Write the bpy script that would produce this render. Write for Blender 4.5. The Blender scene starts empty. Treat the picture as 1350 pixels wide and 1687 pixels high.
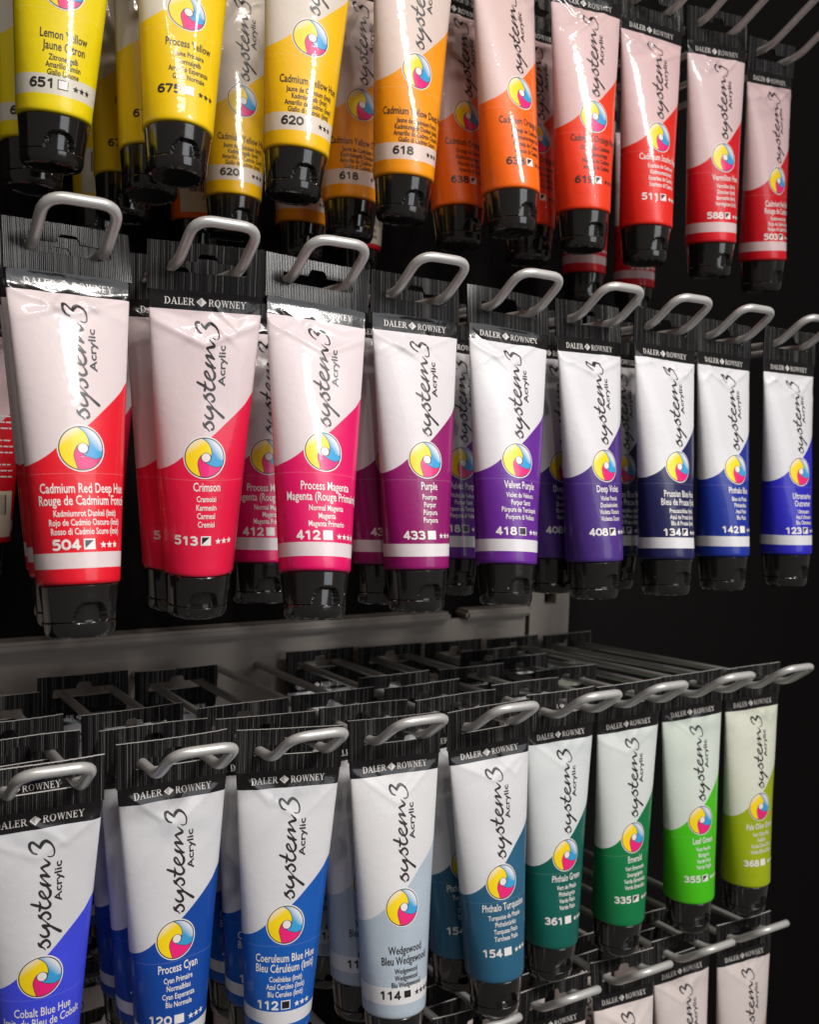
import bpy, bmesh, math, random
import numpy as np
from mathutils import Vector, Matrix, geometry

scene = bpy.context.scene
C = scene.collection
MM = 0.001

# ------------------------------------------------------------------ camera
F_PX, YAW, PITCH, ROLL = 1647.77, 32.5494, -3.6333, 2.0277
CAM = (-0.0965931, -0.3847427, -0.0871478)
def make_camera():
    y, p, r = (math.radians(a) for a in (YAW, PITCH, ROLL))
    fw = Vector((math.sin(y)*math.cos(p), math.cos(y)*math.cos(p), math.sin(p)))
    rt = Vector((math.cos(y), -math.sin(y), 0)); up = rt.cross(fw)
    r2 = rt*math.cos(r) + up*math.sin(r); u2 = -rt*math.sin(r) + up*math.cos(r)
    cd = bpy.data.cameras.new('camera'); co = bpy.data.objects.new('camera', cd); C.objects.link(co)
    m = Matrix((r2, u2, -fw)).transposed().to_4x4(); m.translation = Vector(CAM)
    co.matrix_world = m
    cd.sensor_fit = 'HORIZONTAL'; cd.sensor_width = 36; cd.lens = F_PX/1350*36
    cd.clip_start = 0.01; cd.clip_end = 50
    cd.dof.use_dof = True; cd.dof.focus_distance = 0.44; cd.dof.aperture_fstop = 20.0
    scene.camera = co
make_camera()

# ------------------------------------------------------------------ light
w = bpy.data.worlds.new('World'); scene.world = w; w.use_nodes = True
bg = w.node_tree.nodes['Background']
bg.inputs[0].default_value = (1.0, 0.93, 0.86, 1); bg.inputs[1].default_value = 0.095
def area(name, loc, target, size, power, col, sy=None):
    ld = bpy.data.lights.new(name, 'AREA'); ld.energy = power; ld.color = col
    ld.shape = 'RECTANGLE'; ld.size = size; ld.size_y = sy or size
    o = bpy.data.objects.new(name, ld); C.objects.link(o); o.location = loc
    o.rotation_euler = (Vector(target)-Vector(loc)).to_track_quat('-Z', 'Y').to_euler()
def spot(name, loc, target, angle, power, col, radius):
    ld = bpy.data.lights.new(name, 'SPOT'); ld.energy = power; ld.color = col; ld.spot_size = math.radians(angle); ld.spot_blend = 1.0; ld.shadow_soft_size = radius
    o = bpy.data.objects.new(name, ld); C.objects.link(o); o.location = loc
    o.rotation_euler = (Vector(target)-Vector(loc)).to_track_quat('-Z', 'Y').to_euler()
spot('ceiling_track_light', (0.50, -1.05, 0.72), (0.14, 0.03, -0.28), 48, 60, (1.0, 0.97, 0.94), 0.13)
area('glint_spot_light', (-0.30, -0.72, 0.95), (0.1, 0.02, 0.0), 0.03, 1.5, (1.0, 0.92, 0.84))
area('glint_spot_light', (0.62, -0.62, 0.95), (0.3, 0.02, 0.0), 0.03, 1.4, (1.0, 0.93, 0.86))
area('ceiling_panel_light', (-0.05, -0.95, 1.0), (0.15, 0, 0.05), 0.45, 6.0, (1.0, 0.90, 0.84), 0.10)
area('front_fill_light', (0.75, -1.7, 0.28), (0.25, 0, -0.2), 1.0, 6.0, (0.93, 0.96, 1.0))  # added broad fill, no visible source: lifts the lower rows, reflects in the caps
scene.view_settings.view_transform = 'Standard'; scene.view_settings.look = 'None'
scene.view_settings.exposure = 0.08; scene.view_settings.gamma = 1.0
scene.view_settings.use_curve_mapping = False
try:
    scene.cycles.use_denoising = True; scene.cycles.max_bounces = 8
except Exception:
    pass

# ------------------------------------------------------------------ helpers
def srgb(r, g, b):
    f = lambda c: (c/255/12.92) if c/255 <= 0.04045 else ((c/255+0.055)/1.055)**2.4
    return (f(r), f(g), f(b))
def new_mat(name):
    m = bpy.data.materials.new(name); m.use_nodes = True
    nt = m.node_tree; nt.nodes.clear()
    out = nt.nodes.new('ShaderNodeOutputMaterial'); b = nt.nodes.new('ShaderNodeBsdfPrincipled')
    nt.links.new(b.outputs[0], out.inputs[0])
    return m, nt, b
def node(nt, typ, **kw):
    n = nt.nodes.new(typ)
    for k, v in kw.items(): setattr(n, k, v)
    return n
def math_node(nt, op, a, b=None, c=None):
    n = node(nt, 'ShaderNodeMath', operation=op)
    for i, v in enumerate((a, b, c)):
        if v is None: continue
        if isinstance(v, (int, float)): n.inputs[i].default_value = v
        else: nt.links.new(v, n.inputs[i])
    return n.outputs[0]
def mix_col(nt, fac, a, b):
    n = node(nt, 'ShaderNodeMix', data_type='RGBA')
    for sock, v in ((n.inputs[0], fac), (n.inputs[6], a), (n.inputs[7], b)):
        if isinstance(v, (int, float)): sock.default_value = v
        elif isinstance(v, tuple): sock.default_value = (*v[:3], 1)
        else: nt.links.new(v, sock)
    return n.outputs[2]
def noise_bump(nt, bsdf, scale, strength, dist=0.0005, coord='Object'):
    tc = node(nt, 'ShaderNodeTexCoord'); nz = node(nt, 'ShaderNodeTexNoise')
    nz.inputs['Scale'].default_value = scale; nz.inputs['Detail'].default_value = 3
    nt.links.new(tc.outputs[coord], nz.inputs['Vector'])
    bp = node(nt, 'ShaderNodeBump'); bp.inputs['Strength'].default_value = strength; bp.inputs['Distance'].default_value = dist
    nt.links.new(nz.outputs['Fac'], bp.inputs['Height']); nt.links.new(bp.outputs[0], bsdf.inputs['Normal'])
    return nz

def mesh_obj(name, verts, faces, mats, parent=None, smooth=True, mat_idx=None, attrs=None, sharp=None):
    me = bpy.data.meshes.new(name)
    me.from_pydata([tuple(v) for v in verts], [], faces)
    for m in (mats if isinstance(mats, (list, tuple)) else [mats]): me.materials.append(m)
    if mat_idx is not None: me.polygons.foreach_set('material_index', mat_idx)
    me.polygons.foreach_set('use_smooth', [smooth]*len(me.polygons))
    for an, (typ, data) in (attrs or {}).items():
        a = me.attributes.new(an, typ, 'POINT')
        a.data.foreach_set('vector' if typ == 'FLOAT_VECTOR' else 'color', np.asarray(data, dtype=np.float32).ravel())
    me.update()
    if sharp: me.set_sharp_from_angle(angle=math.radians(sharp))
    return link_mesh(name, me, parent)
def link_mesh(name, me, parent=None):
    o = bpy.data.objects.new(name, me); C.objects.link(o)
    if parent is not None: o.parent = parent
    return o

# ------------------------------------------------------------------ materials
INK_DARK, INK_WHITE = srgb(42, 36, 38), srgb(232, 228, 224)
def mat_ink():
    m, nt, b = new_mat('printed_ink')
    a = node(nt, 'ShaderNodeAttribute', attribute_name='ink')
    nt.links.new(a.outputs['Color'], b.inputs['Base Color'])
    b.inputs['Roughness'].default_value = 0.42; b.inputs['Coat Weight'].default_value = 0.5; b.inputs['Coat Roughness'].default_value = 0.05
    return m
M_INK = mat_ink()

def mat_body(name, paint, tint, band):
    """printed tube wall: black head band, white field, paint field below a swung line, optional white band"""
    m, nt, b = new_mat(name)
    a = node(nt, 'ShaderNodeAttribute', attribute_name='lab')
    sp = node(nt, 'ShaderNodeSeparateXYZ'); nt.links.new(a.outputs['Vector'], sp.inputs[0])
    u, z = sp.outputs[0], sp.outputs[1]
    fc = node(nt, 'ShaderNodeFloatCurve')
    nt.links.new(math_node(nt, 'MULTIPLY_ADD', u, 1/100.0, 0.5), fc.inputs[1])
    cv = fc.mapping.curves[0]
    pts = [(-49, -55), (-45, -62), (-36, -80), (-30, -86), (-24, -87.2), (-18.7, -86.2), (-13.5, -83.6), (-8.6, -79.6), (1.5, -72.5), (9, -65.8), (17, -58.6), (23, -53), (49, -53)]
    Y = lambda q: (q+120)/100.0
    cv.points[0].location = (0.5+pts[0][0]/100, Y(pts[0][1])); cv.points[1].location = (0.5+pts[-1][0]/100, Y(pts[-1][1]))
    for q in pts[1:-1]: cv.points.new(0.5+q[0]/100, Y(q[1]))
    fc.mapping.update()
    zb = math_node(nt, 'MULTIPLY_ADD', fc.outputs[0], 100.0, -120.0)
    infield = math_node(nt, 'LESS_THAN', z, zb)
    nz = node(nt, 'ShaderNodeTexNoise'); nz.inputs['Scale'].default_value = 0.05; nt.links.new(a.outputs['Vector'], nz.inputs['Vector'])
    white = mix_col(nt, nz.outputs['Fac'], tuple(c*0.96 for c in tint), tint)
    pcol = mix_col(nt, nz.outputs['Fac'], tuple(c*0.9 for c in paint), tuple(min(1, c*1.08) for c in paint))
    col = mix_col(nt, infield, white, pcol)
    ov = math_node(nt, 'COMPARE', z, -90.6, 0.13)
    col = mix_col(nt, math_node(nt, 'MULTIPLY', math_node(nt, 'MULTIPLY', ov, infield), 0.10), col, (0.8, 0.8, 0.8))
    if band:
        inb = math_node(nt, 'COMPARE', z, (band[0]+band[1])/2, abs(band[0]-band[1])/2)
        col = mix_col(nt, inb, col, white)
    blk = math_node(nt, 'GREATER_THAN', z, -20.0)
    col = mix_col(nt, blk, col, srgb(26, 24, 25))
    nt.links.new(col, b.inputs['Base Color'])
    nt.links.new(math_node(nt, 'MULTIPLY_ADD', blk, -0.22, 0.44), b.inputs['Roughness'])
    b.inputs['Coat Weight'].default_value = 0.45; b.inputs['Coat Roughness'].default_value = 0.04; b.inputs['Specular IOR Level'].default_value = 0.35
    n2 = node(nt, 'ShaderNodeTexNoise'); n2.inputs['Scale'].default_value = 0.22; n2.inputs['Detail'].default_value = 4
    nt.links.new(a.outputs['Vector'], n2.inputs['Vector'])
    bp = node(nt, 'ShaderNodeBump'); bp.inputs['Strength'].default_value = 0.25; bp.inputs['Distance'].default_value = 0.0006
    nt.links.new(n2.outputs['Fac'], bp.inputs['Height'])
    nt.links.new(bp.outputs[0], b.inputs['Normal']); nt.links.new(bp.outputs[0], b.inputs['Coat Normal'])
    return m

def mat_cap():
    m, nt, b = new_mat('black_cap_plastic')
    b.inputs['Base Color'].default_value = (*srgb(25, 23, 22), 1)
    nz = noise_bump(nt, b, 500, 0.05, 0.0003)
    r = math_node(nt, 'MULTIPLY_ADD', nz.outputs['Fac'], 0.16, 0.08); nt.links.new(r, b.inputs['Roughness'])
    b.inputs['Coat Weight'].default_value = 1.0; b.inputs['Coat Roughness'].default_value = 0.03
    return m
M_CAP = mat_cap()
def mat_tab():
    m, nt, b = new_mat('ribbed_black_crimp')
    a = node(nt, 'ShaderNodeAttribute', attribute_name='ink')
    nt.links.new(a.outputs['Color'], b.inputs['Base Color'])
    b.inputs['Roughness'].default_value = 0.22; b.inputs['Specular IOR Level'].default_value = 0.22
    return m
M_TAB = mat_tab()
def mat_wire():
    m, nt, b = new_mat('satin_grey_wire')
    nz = noise_bump(nt, b, 900, 0.08, 0.0002)
    c = mix_col(nt, nz.outputs['Fac'], srgb(184, 183, 180), srgb(206, 205, 202)); nt.links.new(c, b.inputs['Base Color'])
    b.inputs['Metallic'].default_value = 0.35; b.inputs['Roughness'].default_value = 0.34
    return m
M_WIRE = mat_wire()
def mat_simple(name, col, rough, metal=0, bump=(200, 0.1)):
    m, nt, b = new_mat(name)
    nz = noise_bump(nt, b, bump[0], bump[1])
    c = mix_col(nt, nz.outputs['Fac'], tuple(x*0.85 for x in col), tuple(min(1, x*1.15) for x in col)); nt.links.new(c, b.inputs['Base Color'])
    b.inputs['Roughness'].default_value = rough; b.inputs['Metallic'].default_value = metal
    return m
M_PANEL = mat_simple('dark_back_board', srgb(17, 14, 14), 0.85)
M_PANEL.node_tree.nodes['Principled BSDF'].inputs['Specular IOR Level'].default_value = 0.12
M_RAIL = mat_simple('grey_rail_metal', srgb(152, 144, 136), 0.45, 0.1, (60, 0.05))

# ------------------------------------------------------------------ tube geometry, millimetres
# local frame of a tube: origin where the tab hole rests on the wire, z up, label towards -y
R0 = 15.5; PER = 2*math.pi*R0
Z_TOP, Z_CRIMP, Z_WHITE, Z_SH = 7.5, -12.0, -20.0, -132.2
def perim(a, b):
    h = ((a-b)/(a+b))**2
    return math.pi*(a+b)*(1+3*h/(10+math.sqrt(4-3*h)))
ZT = np.arange(-132.5, -11.4, 0.5); UT = np.linspace(-PER/2, PER/2, 161)
def tables():
    W, Dp, TH = [], [], []
    for z in ZT:
        wv = 24.6+(R0-24.6)*min(1, (-12-z)/118.0)
        lo, hi = 0.3, 16.0
        for _ in range(40):
            m = (lo+hi)/2
            if perim(wv, m) < PER: lo = m
            else: hi = m
        d = max(lo, 0.75)
        th = np.linspace(-math.pi, math.pi, 721); x = wv*np.sin(th); y = -d*np.cos(th)
        s = np.concatenate([[0], np.cumsum(np.hypot(np.diff(x), np.diff(y)))]); s = s/s[-1]*PER-PER/2
        W.append(wv); Dp.append(d); TH.append(np.interp(UT, s, th))
    return np.array(W), np.array(Dp), np.array(TH)
TW, TD, TTH = tables()
def sstep(a, b, x):
    t = np.clip((x-a)/(b-a), 0, 1); return t*t*(3-2*t)
def dent(u, z, v):
    """pressed-in head of the tube: a flattened V below the crimp with soft folded edges, and shallow waves"""
    out = np.zeros_like(u)
    for (u0, zc, k, A, B) in v['folds']:
        t = z-(zc+np.abs(u-u0)*k)
        fade = sstep(-12.0, -19.0, z)*sstep(zc-14, zc-4, z)
        out += fade*(A*sstep(-1.0, 9.0, t) - B*np.exp(-(t/1.6)**2))
    for (u0, z0, rr, A) in v['thumbs']: out += A*np.exp(-((u-u0)**2+((z-z0)*0.6)**2)/rr**2)
    ph = v['ph']
    mid = sstep(-14, -30, z)*sstep(-131, -112, z)
    out += mid*v['wave']*(np.sin(z*0.075+ph)*np.cos(u*0.13+ph*2)+0.5*np.sin(z*0.14+u*0.1+ph*3))
    return out
def surf(u, z, v, off=0.0):
    u = np.asarray(u, float); z = np.asarray(z, float)
    zi = np.clip((z-ZT[0])/0.5, 0, len(ZT)-1.001); i = zi.astype(int); f = zi-i
    ui = np.clip((u+PER/2)/PER*(len(UT)-1), 0, len(UT)-1.001); j = ui.astype(int); g = ui-j
    th = (TTH[i, j]*(1-g)+TTH[i, j+1]*g)*(1-f)+(TTH[i+1, j]*(1-g)+TTH[i+1, j+1]*g)*f
    W = TW[i]*(1-f)+TW[i+1]*f; D = TD[i]*(1-f)+TD[i+1]*f
    x = W*np.sin(th); y = -D*np.cos(th)
    nx, ny = np.sin(th)/W, -np.cos(th)/D; n = np.hypot(nx, ny); nx, ny = nx/n, ny/n
    front = np.clip(np.cos(th), 0, 1)**0.7
    dd = np.minimum(dent(u, z, v), D*0.8)
    y = y+front*dd
    return np.stack([x+nx*off, y+ny*off, z], -1)
# ------------------------------------------------------------------ flat print pieces: lists of (u, z) triangles with a colour
def subdivide(tris, lim=1.2):
    out = []; stack = list(tris)
    while stack:
        t = stack.pop(); a, b, c = t
        l = [math.dist(a, b), math.dist(b, c), math.dist(c, a)]; k = l.index(max(l))
        if l[k] <= lim: out.append(t); continue
        p = (a, b, c); q0, q1, q2 = p[k], p[(k+1) % 3], p[(k+2) % 3]
        m = ((q0[0]+q1[0])/2, (q0[1]+q1[1])/2)
        stack += [(q0, m, q2), (m, q1, q2)]
    return out
def poly(pts):
    v = [Vector((p[0], p[1], 0)) for p in pts]
    return [tuple((pts[i][0], pts[i][1]) for i in t) for t in geometry.tessellate_polygon([v])]
def catmull(pts, n=6):
    P = [np.array(p, float) for p in pts]; P = [2*P[0]-P[1]]+P+[2*P[-1]-P[-2]]
    out = []
    for i in range(1, len(P)-2):
        for k in range(n):
            t = k/n; a, b, c, d = P[i-1], P[i], P[i+1], P[i+2]
            out.append(0.5*((2*b)+(-a+c)*t+(2*a-5*b+4*c-d)*t*t+(-a+3*b-3*c+d)*t**3))
    out.append(P[-2]); return out
def stroke(pts, n=6, cap=True):
    """a brush line: (u, z, width) knots"""
    q = catmull(pts, n); L, Rr = [], []
    for i, p in enumerate(q):
        a = q[max(i-1, 0)][:2]; b = q[min(i+1, len(q)-1)][:2]; d = b-a; d = d/(np.hypot(*d)+1e-9); nn = np.array([-d[1], d[0]])
        L.append(tuple(p[:2]+nn*p[2]/2)); Rr.append(tuple(p[:2]-nn*p[2]/2))
    t = []
    for i in range(len(q)-1): t += [(L[i], Rr[i], Rr[i+1]), (L[i], Rr[i+1], L[i+1])]
    if cap:
        for p in (q[0], q[-1]):
            c = [(p[0]+p[2]/2*math.cos(a), p[1]+p[2]/2*math.sin(a)) for a in np.linspace(0, 2*math.pi, 9)[:-1]]
            t += [((p[0], p[1]), c[i], c[(i+1) % 8]) for i in range(8)]
    return t
FONT_CACHE = {}
def text_tris(s, bold=0.02):
    if (s, bold) in FONT_CACHE: return FONT_CACHE[(s, bold)]
    cu = bpy.data.curves.new('lettering', 'FONT'); cu.body = s; cu.size = 1.0; cu.resolution_u = 2; cu.offset = bold
    o = bpy.data.objects.new('lettering', cu); C.objects.link(o)
    dg = bpy.context.evaluated_depsgraph_get(); dg.update()
    me = bpy.data.meshes.new_from_object(o.evaluated_get(dg)); me.calc_loop_triangles()
    v = [(p.co.x, p.co.y) for p in me.vertices]
    t = [tuple(v[i] for i in lt.vertices) for lt in me.loop_triangles]
    bpy.data.objects.remove(o); bpy.data.meshes.remove(me); bpy.data.curves.remove(cu)
    FONT_CACHE[(s, bold)] = t; return t
def tri_bounds(t):
    a = np.array(t).reshape(-1, 2); return a.min(0), a.max(0)
CAP_H = tri_bounds(text_tris('H'))[1][1]
def text_line(s, u, z, cap, squeeze=0.74, align='C', width=None, bold=0.02):
    t = text_tris(s, bold); lo, hi = tri_bounds(t); k = cap/CAP_H; kx = k*squeeze
    if width: kx = width/(hi[0]-lo[0])
    wdt = (hi[0]-lo[0])*kx
    x0 = u-(wdt/2 if align == 'C' else 0)-lo[0]*kx
    return [tuple((x0+p[0]*kx, z+p[1]*k) for p in tr) for tr in t]
# roman capitals built from strokes, cap height 1
def serif_letters():
    def R(x0, y0, x1, y1): return poly([(x0, y0), (x1, y0), (x1, y1), (x0, y1)])
    def bowl(cx, cy, ro, so, ri, si, a0, a1, n=14):
        A = np.radians(np.linspace(a0, a1, n)); o = [(cx+ro*math.cos(a), cy+so*math.sin(a)) for a in A]; i = [(cx+ri*math.cos(a), cy+si*math.sin(a)) for a in A]
        t = []
        for k in range(n-1): t += [(o[k], i[k], i[k+1]), (o[k], i[k+1], o[k+1])]
        return t
    T, h = 0.17, 0.08
    stem = lambda x: R(x, 0, x+T, 1)+R(x-0.09, 0, x+T+0.09, h)+R(x-0.09, 1-h, x+T+0.09, 1)
    D = stem(0.1)+R(0.2, 0, 0.45, h)+R(0.2, 1-h, 0.45, 1)+bowl(0.4, 0.5, 0.5, 0.5, 0.32, 0.42, -90, 90)
    A = poly([(0.42, 1), (0.5, 1), (0.19, 0.04), (0.11, 0.04)])+poly([(0.42, 1), (0.54, 1), (0.9, 0.04), (0.7, 0.04)])+R(0.24, 0.32, 0.74, 0.4)+R(0, 0, 0.3, h)+R(0.6, 0, 1.0, h)
    Lt = stem(0.1)+R(0.2, 0, 0.68, h)+R(0.62, 0, 0.7, 0.28)
    E = stem(0.1)+R(0.2, 0, 0.68, h)+R(0.62, 0, 0.7, 0.26)+R(0.2, 1-h, 0.66, 1)+R(0.6, 0.76, 0.68, 1)+R(0.2, 0.47, 0.52, 0.55)+R(0.48, 0.38, 0.55, 0.64)
    Rr = stem(0.1)+R(0.2, 1-h, 0.42, 1)+R(0.2, 0.46, 0.42, 0.54)+bowl(0.42, 0.73, 0.34, 0.27, 0.17, 0.19, -90, 90)+poly([(0.36, 0.5), (0.54, 0.5), (0.92, 0), (0.7, 0)])+R(0.7, 0, 0.98, h)
    O = bowl(0.5, 0.5, 0.48, 0.52, 0.3, 0.44, 0, 360, 26)
    W = poly([(0.06, 1), (0.25, 1), (0.46, 0), (0.37, 0)])+poly([(0.6, 1), (0.67, 1), (0.44, 0), (0.37, 0)])+poly([(0.56, 1), (0.75, 1), (0.97, 0), (0.88, 0)])+poly([(1.15, 1), (1.22, 1), (0.96, 0), (0.88, 0)])+R(0, 1-h, 0.34, 1)+R(0.5, 1-h, 0.82, 1)+R(1.05, 1-h, 1.3, 1)
    N = R(0.12, 0, 0.2, 1)+R(0.8, 0, 0.88, 1)+poly([(0.1, 1), (0.3, 1), (0.88, 0), (0.76, 0)])+R(0, 0, 0.32, h)+R(0, 1-h, 0.28, 1)+R(0.68, 1-h, 1.0, 1)
    Y = poly([(0.08, 1), (0.28, 1), (0.55, 0.45), (0.4, 0.45)])+poly([(0.78, 1), (0.86, 1), (0.56, 0.45), (0.48, 0.45)])+R(0.4, 0, 0.57, 0.48)+R(0.3, 0, 0.68, h)+R(0, 1-h, 0.36, 1)+R(0.66, 1-h, 0.98, 1)
    return dict(D=(D, 0.95), A=(A, 1.0), L=(Lt, 0.76), E=(E, 0.78), R=(Rr, 0.98), O=(O, 1.05), W=(W, 1.32), N=(N, 1.06), Y=(Y, 1.0))
SERIF = serif_letters()
def serif_line(s, u0, u1, z, cap):
    tot = sum(SERIF[c][1] for c in s)+0.06*(len(s)-1); k = (u1-u0)/tot; x = u0; out = []
    for c in s:
        t, wd_ = SERIF[c]; out += [tuple((x+p[0]*k, z+p[1]*cap) for p in tr) for tr in t]; x += (wd_+0.06)*k
    return out
SCRIPT = [
[(-1.83, -29.61, 0.58), (-3.39, -28.74, 0.72), (-4.49, -26.73, 1.01), (-4.33, -25.08, 1.3), (-3.36, -24.7, 1.01), (-2.29, -25.55, 0.87), (-1.22, -26.65, 0.87), (-0.3, -27.49, 0.58)] ,
[(-0.6, -27.06, 1.3), (0.44, -25.54, 1.59), (1.77, -24.93, 1.3), (3.5, -26.07, 0.87), (4.57, -27.8, 0.65), (4.91, -29.57, 0.61), (4.59, -31.22, 0.58), (3.42, -31.7, 0.51), (2.3, -31.26, 0.36)] ,
[(-0.9, -41.73, 0.43), (0.11, -42.86, 1.16), (1.87, -43.83, 1.3), (3.17, -44.18, 0.87)] ,
[(3.01, -44.06, 0.43), (1.59, -42.36, 0.51), (0.03, -40.26, 0.58), (-0.57, -38.98, 0.87)] ,
[(-0.56, -38.75, 0.87), (-0.09, -38.91, 1.16), (1.35, -39.42, 1.3), (2.79, -40.25, 0.87)] ,
[(2.64, -39.91, 0.43), (1.55, -38.29, 0.51), (0.31, -36.65, 0.65), (-0.3, -35.61, 0.87)] ,
[(-0.38, -35.59, 0.72), (0.19, -35.46, 1.01), (1.5, -35.16, 1.3), (2.73, -34.92, 1.16), (2.67, -34.13, 0.87), (1.74, -33.02, 0.58), (0.73, -31.91, 0.29)] ,
[(1.63, -49.26, 0.58), (0.85, -47.84, 0.58), (0.09, -46.28, 0.65), (-0.7, -45.65, 0.8), (-1.12, -46.51, 0.87), (-0.6, -47.87, 0.87), (0.49, -49.11, 0.87), (1.62, -49.57, 0.87), (2.61, -49.15, 1.01), (3.14, -48.0, 1.16), (3.01, -46.56, 1.16), (2.79, -46.07, 0.87), (2.01, -44.65, 0.72), (1.54, -44.08, 0.43)] ,
[(-4.24, -50.66, 0.87), (-2.76, -51.47, 1.08), (-1.19, -52.24, 1.16), (0.38, -53.42, 1.01), (1.67, -53.85, 1.16), (2.83, -53.31, 1.16), (3.03, -52.25, 1.01), (2.4, -50.85, 0.65), (1.77, -49.92, 0.43)] ,
[(-1.09, -54.54, 0.58), (-1.07, -53.76, 1.01), (-0.88, -52.53, 0.87), (-0.85, -51.44, 0.72), (-1.22, -50.11, 0.36)] ,
[(-1.6, -56.02, 0.58), (-0.99, -56.93, 1.16), (-0.37, -57.84, 1.01)] ,
[(-0.67, -56.99, 1.01), (-0.0, -56.18, 1.3), (1.14, -55.63, 1.16), (2.27, -56.2, 0.94), (3.07, -57.49, 0.8), (2.96, -58.58, 0.87), (2.21, -58.88, 1.01), (1.97, -58.79, 0.72)] ,
[(-0.21, -58.03, 0.43), (1.21, -59.76, 0.43), (2.65, -61.52, 0.58)] ,
[(-1.07, -64.66, 0.51), (-0.21, -65.72, 0.87), (1.07, -66.4, 1.16), (2.22, -66.12, 1.16), (2.25, -64.77, 1.01), (1.46, -63.0, 0.87), (0.51, -61.83, 1.16), (-0.19, -60.97, 0.58)] ,
[(0.13, -60.95, 0.72), (1.82, -61.73, 1.16), (3.13, -62.28, 0.87), (4.77, -63.81, 1.01), (6.12, -64.97, 1.16), (7.15, -65.91, 1.16)] ,
[(-1.78, -68.33, 0.58), (-1.25, -69.39, 1.16), (-0.63, -70.32, 0.87), (0.17, -70.97, 0.51), (0.96, -72.03, 0.36)] ,
[(-0.85, -69.47, 1.01), (-0.11, -68.52, 1.3), (1.04, -67.91, 1.16), (2.17, -68.58, 0.87), (2.81, -69.85, 0.72), (2.62, -70.93, 0.87), (1.96, -71.24, 1.01)] ,
]
DIGITS = {
 '0': [[(.5, 0), (.08, .22), (.02, .5), (.08, .78), (.5, 1), (.92, .78), (.98, .5), (.92, .22), (.5, 0)]],
 '1': [[(.2, .8), (.6, 1)], [(.6, 1), (.6, .5), (.6, 0)]],
 '2': [[(.06, .8), (.3, .98), (.7, .96), (.88, .72), (.7, .45), (.08, .02)], [(.05, 0), (.5, 0), (.98, 0)]],
 '3': [[(.06, .92), (.45, 1), (.85, .82), (.7, .56), (.35, .53)], [(.35, .53), (.8, .46), (.92, .2), (.6, 0), (.05, .06)]],
 '4': [[(.72, 0), (.72, .5), (.72, 1)], [(.7, 1), (.35, .6), (.0, .26)], [(.0, .25), (.5, .25), (1.0, .25)]],
 '5': [[(.88, 1), (.5, 1), (.14, 1)], [(.14, 1), (.12, .8), (.1, .55)], [(.1, .55), (.5, .62), (.88, .46), (.86, .14), (.5, 0), (.05, .05)]],
 '6': [[(.86, .96), (.5, .98), (.16, .72), (.04, .36), (.2, .06), (.55, .0), (.9, .14), (.92, .42), (.6, .58), (.2, .5), (.06, .34)]],
 '7': [[(.05, 1), (.5, 1), (.95, 1)], [(.95, 1), (.65, .5), (.35, 0)]],
 '8': [[(.5, .54), (.14, .68), (.16, .92), (.5, 1), (.84, .92), (.86, .68), (.5, .54)], [(.5, .54), (.08, .4), (.06, .12), (.5, 0), (.94, .12), (.92, .4), (.5, .54)]],
 '9': [[(.14, .04), (.5, .02), (.84, .28), (.96, .64), (.8, .94), (.45, 1), (.1, .86), (.08, .58), (.4, .42), (.8, .5), (.94, .66)]]}
def star(u, z, r):
    p = [(u+(r if i % 2 == 0 else r*0.42)*math.sin(i*math.pi/5), z+(r if i % 2 == 0 else r*0.42)*math.cos(i*math.pi/5)) for i in range(10)]
    return [((u, z), p[i], p[(i+1) % 10]) for i in range(10)]
def rect(u0, z0, u1, z1): return poly([(u0, z0), (u1, z0), (u1, z1), (u0, z1)])
def ring(cu, cz, r0, r1, n=40):
    A = np.linspace(0, 2*math.pi, n+1); t = []
    for i in range(n):
        a, b = A[i], A[i+1]; P = lambda r, q: (cu+r*math.cos(q), cz+r*math.sin(q))
        if r0 <= 0: t.append(((cu, cz), P(r1, a), P(r1, b)))
        else: t += [(P(r0, a), P(r1, a), P(r1, b)), (P(r0, a), P(r1, b), P(r0, b))]
    return t
EU, EZ = -1.0, -81.0
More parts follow.
